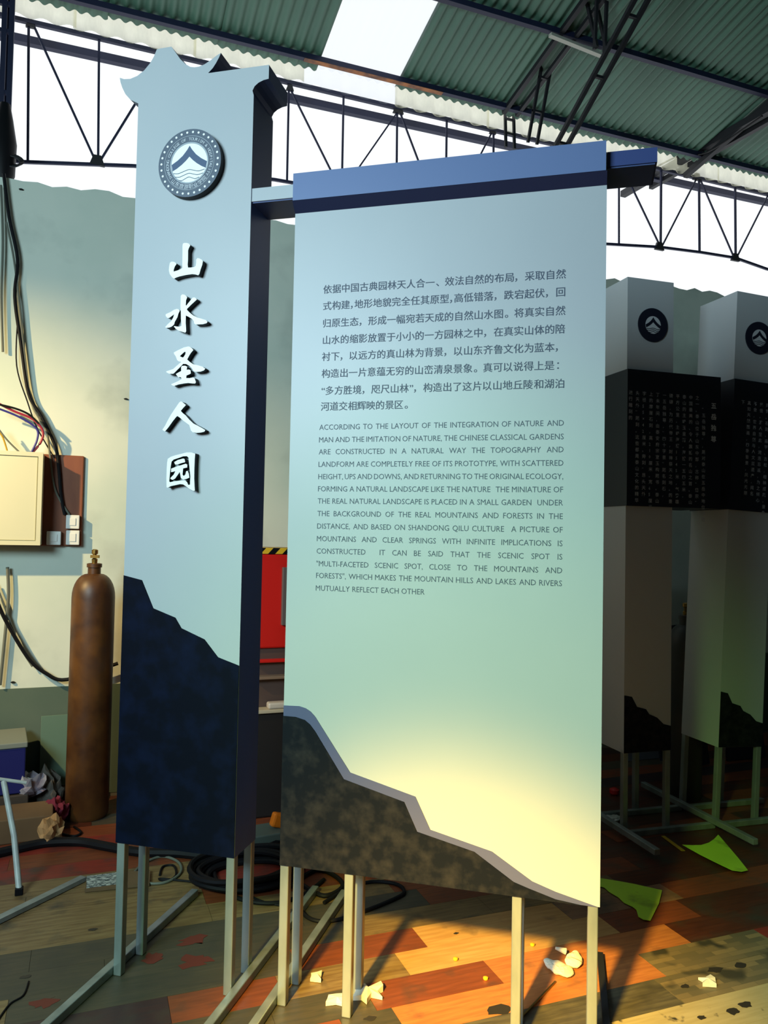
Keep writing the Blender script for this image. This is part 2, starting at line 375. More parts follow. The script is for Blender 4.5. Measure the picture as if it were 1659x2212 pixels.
tag(ob, 'thick dark horizontal steel beam just outside, beyond the rod truss', 'beam')

def truss(name, label, bars):
    o = empty(name, (bars[0][1])); tag(o, label, 'truss')
    for nm, a, b, w_ in bars: loc_part(o, nm, steel_black, lambda mb, a=a, b=b, w_=w_: mb.bar(a, b, w_))
    return o
X1 = 3.2
def q(x, y, X=X1): return onX(x, y, X)
bars = [('top_chord', V((3.02, 5.35, rz(5.35)-.02)), V((3.02, 1.0, rz(1.0)-.02)), .034), ('top_chord', V((3.14, 5.35, rz(5.35)-.02)), V((3.14, 1.0, rz(1.0)-.02)), .03)]
b1 = q(1215, 310); b2 = q(1385, 0); dd = (b2-b1)
for off in (-.045, .045):
    o_ = V((off, 0, 0))
    bars.append(('bottom_chord', b1-dd*.12+o_, b1+dd*3.4+o_, .028))
for (xa, ya, xb, yb) in [(1190, 90, 1150, 310), (1300, 0, 1295, 110), (1100, 225, 1102, 320), (1250, -120, 1300, 105)]:
    a, b_ = q(xa, ya, 3.13), q(xb, yb, 3.13)
    for off in (-.04, .04): bars.append(('strut', a+V((off, 0, 0)), b_+V((off, 0, 0)), .02))
    if ya >= 0 and xa < 1200:
        for f_ in (.35, .68): bars.append(('batten', a.lerp(b_, f_)+V((-.05, 0, 0)), a.lerp(b_, f_)+V((.05, 0, 0)), .016))
for f_ in (.0, .5, .9): bars.append(('batten', b1+dd*f_+V((-.06, 0, 0)), b1+dd*f_+V((.06, 0, 0)), .02))
truss('roof_truss', 'dark paired-rod roof truss rising above the cap beam of the large panel', bars)
X2 = 5.0
c1 = q(1440, 365, X2); c2 = q(1659, 238, X2); de = c2-c1
bars = [('bottom_chord', c1-de*.55, c1+de*2.5, .06), ('bottom_chord', c1-de*.28+V((.09, 0, -.03)), c1+de*2.5+V((.09, 0, -.03)), .045),
        ('top_chord', V((5.0, 5.5, rz(5.5)-.07)), V((5.0, 1.0, rz(1)-.07)), .045)]
for f_ in (.35, 1.1, 1.9):
    p = c1+de*f_; bars.append(('strut', p, V((5.0, p.y-.1, rz(p.y-.1)-.05)), .025))
truss('roof_truss', 'thicker dark roof truss with a cable tied along it, at the right edge', bars)
cab = MB(); cab.tube(smoothpts([c1-de*.2+V((0, 0, .08)), c1+de*.2+V((-.05, 0, .02)), c1+de*.5+V((-.06, 0, -.10)), c1+de*1.0+V((-.06, 0, -.06))], 6), .008, 6)
tag(cab.build('truss_cable', black, None, smooth=True), 'thin black cable slung along the thick roof truss at the right', 'cable')
# eaves strip: short pale brace on purlin and twig-like brace at truss node
bp = MB(); bp.bar(hit(1188, 75, (0, .2, 1), ZR+.2*YR-.06), hit(1300, 120, (0, .2, 1), ZR+.2*YR-.06), .035, .02)
tag(bp.build('roof_brace', mat('pale_steel', (.45, .45, .38), .5)), 'short pale steel strip under the green roof beside the roof truss', 'brace')

# lattice column at the far left edge
lc = empty('lattice_column', (-.62, 5.45, 0)); tag(lc, 'dark lattice steel column at the left edge of the picture', 'column')
for i, (px, o) in enumerate([(4, 0), (12, .05), (20, -.05)]):
    p = onY(px, 200, 5.4+o); loc_part(lc, 'rod', steel_dark, lambda mb, p=p: mb.bar((p.x, p.y, .02), (p.x, p.y, 5.1), .03))
for z in (4.93, 4.75, 4.35, 4.2): loc_part(lc, 'batten', steel_dark, lambda mb, z=z: mb.bar((-.72, 5.4, z), (-.56, 5.4, z), .025))
cl = MB(); pc = onY(8, 310, 5.25); cl.lathe([(.04, -.28), (.07, -.2), (.075, 0), (.05, .15), (.03, .25)], (pc.x, pc.y, pc.z), 12)
tag(cl.build('wire_wrap', black, None, smooth=True), 'dark lump of wrapped wires on the lattice column', 'wires')
for (x, y, r, nm, lb, m) in [(22, 348, .055, 'wire_coil', 'small dark coil of wire hanging at the foot of the truss by the left edge', steel_black)]:
    p = onY(x, y, 5.2); cb = MB()
    for k in range(4): cb.tube([p+V((r*(1+.1*k)*cos(a), .01*k, .6*r*sin(a)+.008*k)) for a in [2*pi*i/20 for i in range(20)]], .006, 6, closed=True)
    tag(cb.build(nm, m, None, smooth=True), lb, 'wire')

# ------------------------------------------------------------------ the sign
o3 = P*S0.x+Dv*S0.y
sign = empty('entrance_sign', (o3.x, o3.y, 0), -A)
tag(sign, 'tall pale grey entrance sign with horned pylon, wide text panel and steel frame legs', 'sign')
# pylon
def z1(l): return [sg(200+x/3.318, 60+y/3.318) for x, y in l]
PT = .173
body = z1([(310, 545), (270, 515), (235, 475), (213, 430), (200, 390), (195, 358), (225, 368), (270, 366), (320, 345), (370, 305), (415, 250), (440, 205), (452, 175), (460, 155), (485, 148), (565, 135), (590, 170), (628, 224), (665, 260), (700, 280), (730, 283), (760, 279), (800, 263), (850, 230), (890, 198), (920, 180), (905, 215), (885, 252), (862, 288), (828, 325), (1265, 265), (1262, 365), (1225, 375), (1190, 393), (1162, 418), (1146, 450), (1142, 485)])
sL, sR = -1.579-S0.x, -1.125-S0.x; zB = .459
out = [(sL, zB), (sR, zB)]+[(sR, body[-1][1])]+body[::-1][1:-1]+[(sL, body[0][1])]
py = MB(); py.prism(out, T0, T0+PT, mf=0, ms=1); pyl = py.build('pylon_body', [white_paint, dark_side], sign)
def sgl(l, ox, oy, sc, t=0.0): return [sg(ox+x/sc, oy+y/sc, t) for x, y in l]
mt = sgl([(150, 118), (348, 172), (475, 487), (722, 592), (790, 710), (1048, 835), (1200, 1035), (1448, 1130)], 240, 1220, 5.184)
mt[0] = (sL+.0003, mt[0][1]); mt[-1] = (sR-.0003, mt[-1][1])
MB().prism([(sL+.0003, zB+.001), (sR-.0003, zB+.001)]+mt[::-1], T0-.003, T0-.0003).build('mountain_relief', stone_navy, pyl)
# pylon letters
LT = .026
chars = {
 'shan': ((350, 510), [[(620,230),(660,205),(740,205),(810,230),(845,275),(800,360),(778,430),(775,700),(765,860),(775,940),(850,940),(960,925),(1005,890),(1020,800),(1020,700),(1060,655),(1120,670),(1190,710),(1220,745),(1200,860),(1150,1000),(1115,1130),(1080,1170),(1000,1145),(900,1135),(720,1160),(520,1205),(430,1235),(360,1270),(300,1230),(230,1130),(205,1020),(215,900),(235,800),(275,765),(340,765),(400,790),(435,830),(380,910),(350,1000),(345,1060),(450,1030),(560,985),(605,950),(605,800),(612,500),(612,300)]], {}),
 'shui': ((345, 625), [[(630,190),(670,150),(740,160),(800,205),(820,240),(785,330),(778,470),(790,490),(900,350),(980,250),(1030,240),(1080,265),(1110,305),(1060,350),(960,440),(815,585),(815,615),(900,700),(1000,780),(1120,840),(1250,880),(1380,920),(1430,970),(1400,1010),(1290,1040),(1080,1050),(1030,1020),(1020,950),(960,880),(860,820),(780,780),(775,1000),(785,1150),(790,1250),(765,1295),(680,1270),(560,1230),(480,1180),(430,1120),(430,1095),(500,1110),(590,1115),(650,1090),(635,900),(630,660),(620,500)],
   [(185,740),(300,690),(430,610),(510,585),(570,600),(600,640),(560,720),(530,830),(450,970),(430,1050),(360,1110),(290,1140),(190,1150),(165,1125),(240,1040),(340,950),(400,850),(435,740),(370,790),(290,850),(240,855),(195,820),(175,775)]], {}),
 'sheng': ((345, 735), [[(420,365),(560,290),(720,215),(850,185),(900,195),(960,240),(1005,290),(930,380),(880,460),(820,575),(900,650),(1000,715),(1150,750),(1280,790),(1360,850),(1320,900),(1220,935),(1080,945),(1010,920),(960,830),(880,760),(790,710),(700,705),(640,770),(540,870),(430,980),(400,1000),(290,1000),(210,965),(190,930),(300,895),(400,860),(500,770),(640,650),(560,625),(520,590),(480,480),(430,410)],
   [(640,800),(670,765),(760,760),(820,790),(805,880),(880,875),(920,900),(930,990),(870,1025),(800,1050),(790,1130),(900,1130),(1000,1110),(1040,1130),(1080,1250),(1060,1290),(980,1290),(850,1275),(720,1290),(560,1320),(430,1365),(360,1340),(340,1310),(420,1280),(540,1225),(650,1165),(640,1110),(600,1100),(560,1110),(520,1060),(480,1010),(560,960),(640,920)]], {0: [[(600,475),(690,390),(740,345),(775,350),(765,420),(710,505),(680,515)]]}),
 'ren': ((340, 850), [[(650,270),(700,235),(740,250),(850,345),(780,420),(700,515),(740,570),(850,660),(950,780),(1080,900),(1200,960),(1330,1030),(1430,1095),(1400,1140),(1300,1165),(1170,1175),(1050,1155),(1000,1100),(980,1030),(950,940),(880,890),(760,800),(680,730),(600,670),(560,700),(450,840),(330,1010),(230,1130),(180,1110),(150,1080),(230,960),(300,820),(400,640),(540,430)]], {}),
 'yuan': ((345, 960), [[(240,430),(330,370),(480,320),(650,280),(800,240),(950,240),(1060,275),(1045,450),(1035,700),(1030,1000),(1040,1250),(1050,1380),(1000,1385),(880,1320),(770,1240),(700,1195),(600,1185),(450,1220),(330,1245),(250,1290),(205,1280),(200,1000),(210,700),(220,550)],
   [(430,530),(540,465),(700,420),(745,440),(760,530),(640,560),(530,600),(460,600)],
   [(340,725),(480,670),(640,620),(780,575),(825,610),(820,690),(700,715),(680,900),(720,945),(765,900),(790,800),(835,790),(870,880),(885,990),(800,1030),(700,1050),(630,1000),(600,820),(530,920),(460,1020),(380,1060),(322,1030),(322,1000),(420,900),(470,800),(340,830)]],
   {0: [[(355,510),(420,450),(560,405),(700,355),(810,350),(860,395),(890,700),(915,950),(905,1200),(850,1210),(820,1130),(760,1075),(620,1080),(430,1100),(310,1130),(285,1100),(310,820),(330,650)]]}),
}
for k, ((ox, oy), outs, holes) in chars.items():
    mb = MB()
    for i, ol in enumerate(outs):
        mb.prism(sgl(ol, ox, oy, 13.825, -LT), T0-LT, T0-.0002, [sgl(h, ox, oy, 13.825, -LT) for h in holes.get(i, [])], mf=0, ms=1)
    mb.build('raised_letter', [cream, black], pyl)
# medallion
MT = .028
cL, cR, cT, cB = sg(343.3, 355, -MT), sg(476.5, 346, -MT), sg(412, 278, -MT), sg(408, 426, -MT)
mc = ((cL[0]+cR[0])/2, (cT[1]+cB[1])/2); mr = ((cR[0]-cL[0])+(cT[1]-cB[1]))/4
def circ(r, n=64, a0=0): return [(mc[0]+r*mr*cos(a0+2*pi*i/n), mc[1]+r*mr*sin(a0+2*pi*i/n)) for i in range(n)]
med = MB().prism(circ(1), T0-MT, T0-.0002, mf=0, ms=1).build('medallion', [slate_disc, black], sign)
def ringm(ra, rb, t, name, m): MB().prism(circ(rb, 72), t-.0012, t, [circ(ra, 72)]).build(name, m, med)
tf = T0-MT
ringm(.785, .80, tf, 'ring_line', pale_grey); ringm(.575, .615, tf, 'ring_line', pale_grey)
MB().prism(circ(.572), tf-.0008, tf-.0001).build('centre_disc', pale, med)
md = MB()
for i in range(31):
    a = 2*pi*i/31+.05; c = (mc[0]+.905*mr*cos(a), mc[1]+.905*mr*sin(a)); md.prism([(c[0]+.034*mr*cos(t), c[1]+.034*mr*sin(t)) for t in [2*pi*j/8 for j in range(8)]], tf-.001, tf)
md.build('rim_dots', pale, med)['kind'] = 'stuff'
R5 = .572*mr
def dc(l): return [(mc[0]+x*R5, mc[1]+y*R5) for x, y in l]
o_l = [(0, .88), (-.13, .68), (-.37, .40), (-.65, .18), (-.99, -.02)]; i_l = [(-.93, -.35), (-.7, -.24), (-.42, -.06), (-.2, .12), (0, .32)]
chev = o_l+i_l+[(-x, y) for x, y in i_l[::-1][1:]]+[(-x, y) for x, y in o_l[::-1][:-1]]
chevron = dc(chev)
MB().prism(chevron, tf-.0016, tf-.0009).build('mountain_mark', mat('blue_slate_print', (.07, .11, .20), .5), med)
wv = [(-.87, -.47), (-.6, -.50), (-.3, -.42), (0, -.35), (.3, -.42), (.55, -.47), (.87, -.41)]
for j in range(3):
    k = (1, .90, .66)[j]; pts = [p_ for p_ in smoothpts([(x*k, y-.19*j, 0) for x, y in wv], 4)]
    up = [(p_.x, p_.y+.016) for p_ in pts]; dn = [(p_.x, p_.y-.016) for p_ in pts]
    MB().prism(dc(up+dn[::-1]), tf-.0016, tf-.0009).build('wave_line', slate_disc, med)
ml = MB()
def ring_text(mb, txt, r, a0, a1, size, inward=False, bold=.0):
    n = len(txt)
    for i, ch in enumerate(txt):
        if ch == ' ': continue
        a = a0+(a1-a0)*i/(n-1); vs_, fs_, bb = glyph(ch, bold, 2); wx = (bb[0]+bb[1])/2; hy = (bb[2]+bb[3])/2
        rot = a-pi/2 if not inward else a+pi/2
        cx, cz = mc[0]+r*mr*cos(a), mc[1]+r*mr*sin(a)
        mb.add([(cx+((v[0]-wx)*cos(rot)-(v[1]-hy)*sin(rot))*size, tf-.0012, cz+((v[0]-wx)*sin(rot)+(v[1]-hy)*cos(rot))*size) for v in vs_], fs_)
ring_text(ml, 'SHANDONG COLLEGE OF TOURISM & HOSPITALITY', .70, radians(214), radians(-34), .125*mr)
ring_text(ml, '山东旅游职业学院', .70, radians(226), radians(314), .155*mr, True)
ml.build('ring_lettering', mat('ring_lettering_print', (.70, .73, .78), .5), med)['kind'] = 'stuff'

# text panel
pL, pR, pz0, pz1 = -.960-S0.x, .062-S0.x, .459, 2.70
pan = MB().box((pL, T0, pz0), (pR, T0+.145, pz1)).build('text_panel', white_paint, sign)
dk = sgl([(87, 185), (200, 195), (280, 222), (325, 260), (370, 320), (620, 738), (690, 765), (1148, 938), (1260, 1197)], 590, 1500, 4.046)
dk += sgl([(1175, 385), (1410, 565), (1500, 604), (1659, 668)], 600, 1700, 2.765) + [sg(1255, 1952)]
dk[0] = (pL+.0003, dk[0][1]); dk[-1] = (dk[-1][0], pz0+.0002)
bd = sgl([(87, 95), (230, 102), (285, 120), (330, 150), (370, 195), (675, 682), (1245, 893), (1375, 1182)], 590, 1500, 4.046)
bd += sgl([(1280, 385), (1520, 563), (1659, 625)], 600, 1700, 2.765) + [sg(1291, 1960)]
bd[0] = (pL+.0003, bd[0][1]); bd[-1] = (bd[-1][0], pz0+.0002)
MB().prism([(pL+.0003, pz0+.0002)]+bd[::-1], T0-.0025, T0-.0002).build('mountain_band', slate_band, pan)
MB().prism([(pL+.0003, pz0+.0002)]+dk[::-1], T0-.0055, T0-.0026).build('mountain_relief', stone_dark, pan)
# panel lettering
CN = ['依据中国古典园林天人合一、效法自然的布局，采取自然', '式构建，地形地貌完全任其原型，高低错落，跌宕起伏，回', '归原生态，形成一幅宛若天成的自然山水图。将真实自然', '山水的缩影放置于小小的一方园林之中，在真实山体的陪', '衬下，以远方的真山林为背景，以山东齐鲁文化为蓝本，', '构造出一片意蕴无穷的山峦清泉景象。真可以说得上是：', '“多方胜境，咫尺山林”，构造出了这片以山地丘陵和湖泊', '河道交相辉映的景区。']
cl_y = [175, 275, 375, 475, 575, 675, 778, 880]; cr_y = [95, 200, 315, 425, 530, 640, 750]
EN = ['ACCORDING TO THE LAYOUT OF THE INTEGRATION OF NATURE AND', 'MAN AND THE IMITATION OF NATURE, THE CHINESE CLASSICAL GARDENS', 'ARE CONSTRUCTED IN A NATURAL WAY THE TOPOGRAPHY AND', 'LANDFORM ARE COMPLETELY FREE OF ITS PROTOTYPE, WITH SCATTERED', 'HEIGHT, UPS AND DOWNS, AND RETURNING TO THE ORIGINAL ECOLOGY,', 'FORMING A NATURAL LANDSCAPE LIKE THE NATURE  THE MINIATURE OF', 'THE REAL NATURAL LANDSCAPE IS PLACED IN A SMALL GARDEN  UNDER', 'THE BACKGROUND OF THE REAL MOUNTAINS AND FORESTS IN THE', 'DISTANCE, AND BASED ON SHANDONG QILU CULTURE  A PICTURE OF', 'MOUNTAINS AND CLEAR SPRINGS WITH INFINITE IMPLICATIONS IS', 'CONSTRUCTED  IT CAN BE SAID THAT THE SCENIC SPOT IS', '"MULTI-FACETED SCENIC SPOT, CLOSE TO THE MOUNTAINS AND', 'FORESTS", WHICH MAKES THE MOUNTAIN HILLS AND LAKES AND RIVERS', 'MUTUALLY REFLECT EACH OTHER']
el_y = [113, 188, 260, 335, 408, 485, 558, 632, 708, 782, 858, 935, 1005, 1078]; er_y = [97, 178, 255, 335, 415, 490, 568, 650, 730, 812, 890, 970, 1048, 1128]
xl = sg(698, 632)[0]; xr = sg(1223, 594)[0]
zc = [sg(660+98/2.765, 560+y/2.765)[1] for y in cl_y]; zcr = [sg(660+1540/2.765, 560+y/2.765)[1] for y in cr_y]
zline = [(a+b)/2 for a, b in zip(zc, zcr)]+[zc[-1]]
pitch0 = (xr-xl)/24.6
for ln, z in zip(CN, zline):
    mb = MB(); n = len(ln); wts = [1.0]*n
    if n > 12:
        for i, ch in enumerate(ln):
            if ch in '“”': wts[i] = .45
            if ch == '，' and ln[:3] == '式构建' and i < 16: wts[i] = .45
        pitch = (xr-xl)/sum(wts)
    else: pitch = pitch0*.98
    x = xl; sz = pitch0*.98
    for ch, wt in zip(ln, wts):
        cell = glyph(ch, 0)[2]
        off = 0 if ch not in '“' else -.3*sz
        wx = (cell[0]+cell[1])/2
        xx = x+pitch*wt/2-wx*sz if ch not in '，。、：“”' else x+(.08*sz)-(cell[0]*sz if ch in '“”，' else 0)
        put(mb, ch, xx-.012*sz, z-.38*sz, sz, T0-.0006); put(mb, ch, xx+.012*sz, z-.373*sz, sz, T0-.0007); x += pitch*wt
    mb.build('text_line', ink, pan)['kind'] = 'stuff'
exl = sg(690, 920)[0]; exr = sg(1218, 915)[0]
def _w(ln): return sum(glyph(w_, 0, 2)[2][1]-glyph(w_, 0, 2)[2][0] for w_ in ln.split(' '))
SXE = min(((exr-exl)-.24*(.0185/.727)*ln.count(' '))/(_w(ln)*.0185/.727) for ln in EN[:13])
for i, ln in enumerate(EN):
    za = sg(660+85/2.765, 880+el_y[i]/2.765)[1]; zb_ = sg(660+1535/2.765, 880+er_y[i]/2.765)[1]; z = (za+zb_)/2 if i < 13 else za
    mb = MB(); ws = ln.split(' '); cap = .0185; size = cap/.727; gl = [glyph(w_, 0, 2)[2] for w_ in ws]
    sx = SXE; tot = sum((g[1]-g[0]) for g in gl)*size*sx
    space = ((exr-exl)-tot)/(len(ws)-1) if i < 13 else .36*size
    x = exl
    for w_, g in zip(ws, gl):
        put(mb, w_, x-g[0]*size*sx, z-cap/2, size, T0-.0006, sx=sx, res=2); x += (g[1]-g[0])*size*sx+space
    mb.build('text_line', ink, pan)['kind'] = 'stuff'
# cap beam over the panel, cross beam behind
e = .03
zc0, zc1 = sg(633, 433, -e)[1], sg(633, 375, -e)[1]; ca, cb_ = sg(633, 400, -e)[0], sg(1309.5, 330, -e)[0]
MB().box((ca, T0-e, zc0), (cb_, T0+.10, zc1)).build('cap_beam', mat('blue_grey_paint', (.13, .19, .38), .45), sign)
MB().prism([(T0-.001, zc0-.032), (T0-e, zc0+.0), (T0-.001, zc0+.0)], pL, pR, f=lambda a, t: (t, a[0], a[1]-.001)).build('cap_soffit', mat('cap_shade_navy', (.010, .014, .05), .5), sign)  # sloped soffit, its navy-black colour carries the shadow under the cap
bz1, bz0 = sg(549, 407, .004)[1], sg(549, 435, .004)[1]
bx1 = sg(1420, 340, .004)[0]
cb2 = MB().box((sR+.0005, T0+.004, bz0), (pR-.0, T0+.162, bz1))
MB().box((pR+.0003, T0+.004, bz0), (bx1, T0+.162, bz1)).build('beam_end', mat('navy_beam_end', (.035, .06, .20), .45), sign)  # right end of the cross beam, coloured darker than the rest
cb2.build('cross_beam', white_paint, sign)
MB().box((pR+.001, T0+.01, bz0-.004), (bx1-.006, T0+.15, bz0-.0002)).build('beam_soffit', dark_side, sign)  # thin dark sheets painted as the shaded underside of the beam
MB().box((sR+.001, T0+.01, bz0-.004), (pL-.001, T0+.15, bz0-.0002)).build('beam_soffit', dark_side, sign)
# legs + base rails
lw_ = .030
def leg(s, t, z0=.0, z1=zB+.02): MB().bbox((s-lw_/2, t-lw_/2, z0), (s+lw_/2, t+lw_/2, z1), .003).build('leg', galv, sign)
tfr, tbk = T0+lw_/2+.001, T0+.155
for px, t, y in [(258, .0, 1900), (498, 0, 1950), (612, 0, 1950), (752, 0, 1950), (1115, 0, 2050), (1280, 0, 2050)]:
    s = sg(px, y)[0] if px != 498 else sR-lw_/2-.0005
    leg(s, tfr); leg(s, tbk if px < 550 else T0+.14)
    MB().bbox((s+(lw_/2+.001 if px == 498 else -lw_/2-.031), T0-.62, .0), (s+(lw_/2+.031 if px == 498 else -lw_/2-.001), T0+.62 if px < 400 else T0+.80, .03), .003).build('base_rail', galv, sign) if px in (258, 498, 612) else None

# ------------------------------------------------------------------ background totems
def totem(base_px, tilt, yaw, label, text, title, start):
    b0 = flo(*base_px); t = empty('totem_sign', (b0.x, b0.y, 0), yaw); tag(t, label, 'sign', 'totem signs standing behind the large sign')
    piv = Matrix.Rotation(tilt, 4, 'Y')
    W, DP, h0, h1 = .292, .31, .43, 2.985
    def part(mb, nm, m, par=t, rot=True, smooth=False):
        if rot: mb.v = [tuple(piv @ V(v)) for v in mb.v]
        return mb.build(nm, m, par, smooth)
    body = part(MB().box((-.015, -.012, h0), (W-.015, DP-.012, h1)), 'totem_body', white_paint)
    my = -.0125
    ml_ = [(0, .83), (.16, .80), (.27, .62), (.46, .57), (.53, .48), (.70, .41), (.84, .29), (1, .25)]
    pts = [(-.0148+x*(W-.0004), h0+.001+(y-.25)/.58*(.315-.14)/1+.13) for x, y in ml_]
    part(MB().prism([(-.0148, h0+.001), (W-.0152, h0+.001)]+pts[::-1], my-.002, my-.0003), 'mountain_relief', stone_dark, body)
    bw = .60
    bx = MB().box((-.017, -.022, 1.745), (-.017+bw, .31, 2.482))
    board = part(bx, 'notice_board', mat('black_painted_board', (.006, .008, .018), .45))
    tm = MB(); x = .50-.0425*(1 if title else 0); s = .0245; gap = .0415; z0 = 2.37
    for ci, col in enumerate(text):
        zz = z0 - (.06 if ci == 0 else 0)
        for ch in col:
            if ch != ' ': put(tm, ch, x, zz-s, s, -.0228, bold=.01, res=1)
            zz -= gap*.82
        x -= .0425
    part(tm, 'board_text', mat('pale_board_lettering', (.42, .44, .50), .6), board)['kind'] = 'stuff'
    if title:
        tt = MB()
        for k, ch in enumerate(title): put(tt, ch, .518, 2.345-k*.062-.04, .036, -.0228, bold=.03, res=2)
        part(tt, 'board_title', mat('pale_board_title', (.55, .57, .62), .6), board)['kind'] = 'stuff'
    # medallion
    mx, mz, r = .142, 2.735, .093
    def cc(k, n=40): return [(mx+r*k*cos(2*pi*i/n), mz+r*k*sin(2*pi*i/n)) for i in range(n)]
    md_ = part(MB().prism(cc(1), my-.006, my-.0002), 'medallion', mat('navy_medallion', (.006, .008, .022), .5), body)
    part(MB().prism(cc(.52), my-.0068, my-.0061), 'centre_disc', mat('grey_medallion_centre', (.55, .58, .62), .5), body)
    k5 = r*.52
    part(MB().prism([(mx+x*k5, mz+y*k5) for x, y in chev], my-.0078, my-.0069), 'mountain_mark', _m['navy_medallion'], body)
    for j in range(3):
        kk = (1, .90, .66)[j]; pts = smoothpts([(x*kk, y-.19*j, 0) for x, y in wv], 3)
        part(MB().prism([(mx+p_.x*k5, mz+(p_.y+.035)*k5) for p_ in pts]+[(mx+p_.x*k5, mz+(p_.y-.035)*k5) for p_ in pts[::-1]], my-.0078, my-.0069), 'wave_line', _m['navy_medallion'], body)
    for lx in (0, W-.03):
        for ly in (.004, DP-.03):
            lg = MB().bbox((lx-.015, ly-.015, .0), (lx+.015, ly+.015, h0+.02), .003)
            sh = tan(tilt)
            lg.v = [(x+sh*z, y, z) for x, y, z in lg.v]
            lg.build('leg', galv, t)
    for ly in (-.028, DP-.062): MB().bbox((-.01, ly-.015, .0), (.545, ly+.015, .030), .003).build('base_rail', galv, t)
    MB().bbox((-.058, -.34, .0305), (-.026, .60, .0605), .003).build('base_rail', galv, t)
    return t
from math import tan
T1 = ['“五岳独尊”，是对泰山在五岳中地位的赞', '之一。泰山位于山东中部，古称“岱宗”', '中国最美的、令人震撼的名山之首。泰山', '泰山的主峰玉皇顶，海拔一五四五米，', '平方公里。主峰海拔1545米，气势雄', '磅礴，为历代帝王，封禅祭天之地。的景', '一五岳独尊，“四十字景”题名刻石，', '丁未年间，由泰安府宗室玉构题书。泰山', '上的摩崖石刻，高210厘米。宽65厘米', '字径55×42厘米。旁刻“昂头天外', '头天外”题刻。这些都是泰山文化的精华', '进行雕刻的']
T2 = ['泰山日出，是岱顶奇观之一，也是泰山的', '重要标志。每当拂晓，云海翻腾，霞光万道', '天地间一片金黄。登临绝顶，极目远眺，', '气象万千，令人叹为观止。历代文人墨客', '留下诗篇。孔子登东山而小鲁，登泰山而小', '天下。杜甫诗云：会当凌绝顶，一览众山', '小。山水之间，天人合一，道法自然，古今', '同赞。石刻、庙宇、古松，相映成趣，景色', '绝佳。游人至此，流连忘返，为之倾心', '不舍，世界自然与人文双遗产，闻名', '真如天然图画，四季皆景，风光无限', '下']
totem((1348, 1803), 0.0, radians(-4.5), 'grey totem sign with dark notice board, just right of the large text panel', T1, '五岳独尊', 0)
totem((1546, 1784), radians(2.6), radians(-4.5), 'grey totem sign leaning slightly to the right, cut off by the right edge', T2, '', 0)

# ------------------------------------------------------------------ gas cylinders
rust = mat('rusty_brown_paint', (.05, .018, .006), .45, col2=(.13, .052, .012), scale=7, detail=9, bump=.1, dirt=(.06, .03, .02), dscale=5, dlo=.55, dhi=.75)
brass = mat('old_brass', (.35, .22, .06), .35, metal=.9)
def cylinder(loc, body_m, label, h=1.25, r=.113, grp='tall gas cylinders along the wall'):
    o = empty('gas_cylinder', loc); tag(o, label, 'gas cylinder', grp)
    pr = [(r*.9, 0), (r, .02), (r, h-.06)]+[(r*cos(a)*.72+.28*r if False else r*(.30+.70*cos(a)), h-.06+.13*sin(a)) for a in [i*pi/2/8 for i in range(1, 9)]]+[(.034, h+.075)]
    MB().lathe(pr, n=40).build('cylinder_body', body_m, o, smooth=True)
    MB().lathe([(.034, h+.06), (.034, h+.105), (.040, h+.105), (.040, h+.125), (.03, h+.128)], n=24).build('neck_ring', body_m, o, smooth=True)
    MB().lathe([(.014, h+.125), (.016, h+.15), (.010, h+.155), (.010, h+.175), (.017, h+.18), (.017, h+.20), (.008, h+.205)], n=12).bar((-.02, -.01, h+.165), (.022, -.03, h+.165), .016).build('valve', brass, o, smooth=True)
    return o
p = flo(187, 1765); cylinder((p.x, p.y+.02, .0), rust, 'brown rusty gas cylinder standing in front of the plaster wall, fully visible')
cylinder((p.x+.405, p.y-.02, .0), rust, 'brown gas cylinder almost hidden behind the left edge of the tall pylon', h=1.23)
p = flo(1478, 1722); cylinder((p.x, p.y, 0), mat('grey_cylinder_paint', (.05, .05, .05), .5), 'dark grey gas cylinder in the shade between the two totem signs', h=.98, r=.10)

# ------------------------------------------------------------------ electrical cabinet and board
cab_m = mat('cream_cabinet_paint', (.72, .68, .46), .4, col2=(.68, .66, .44), scale=2)
cx1 = onY(90, 1080, 4.74).x; cz1, cz0 = onY(80, 977, 4.74).z, onY(80, 1178, 4.74).z
ec = empty('electrical_cabinet', (cx1-.30, 4.83, cz0)); tag(ec, 'cream metal electrical cabinet on the wall at the left edge', 'cabinet')
loc_part(ec, 'cabinet_box', cab_m, lambda b: b.bbox((cx1-.62, 4.75, cz0), (cx1, WY-.001, cz1), .006))
loc_part(ec, 'door_frame', cab_m, lambda b: b.prism([(cx1-.62, cz0), (cx1, cz0), (cx1, cz1), (cx1-.62, cz1)], 4.736, 4.7495, [[(cx1-.595, cz0+.024), (cx1-.024, cz0+.024), (cx1-.024, cz1-.024), (cx1-.595, cz1-.024)]]))
loc_part(ec, 'door', cab_m, lambda b: b.bbox((cx1-.592, 4.742, cz0+.027), (cx1-.027, 4.7495, cz1-.027), .003))
bm_ = mat('red_brown_plywood', (.20, .055, .02), .5, col2=(.26, .08, .03), scale=3, stretch=(4, 1, 1))
x0, x1 = cx1-.35, onY(179, 1080, 4.9).x; zb0, zb1 = onY(178, 1180, 4.9).z, onY(178, 985, 4.9).z
bo = MB().bbox((x0, WY-.022, zb0), (x1, WY-.0005, zb1), .006).build('backboard', bm_); tag(bo, 'red-brown plywood board on the wall behind the cream cabinet', 'board')
sock = mat('white_plastic', (.80, .82, .78), .4)
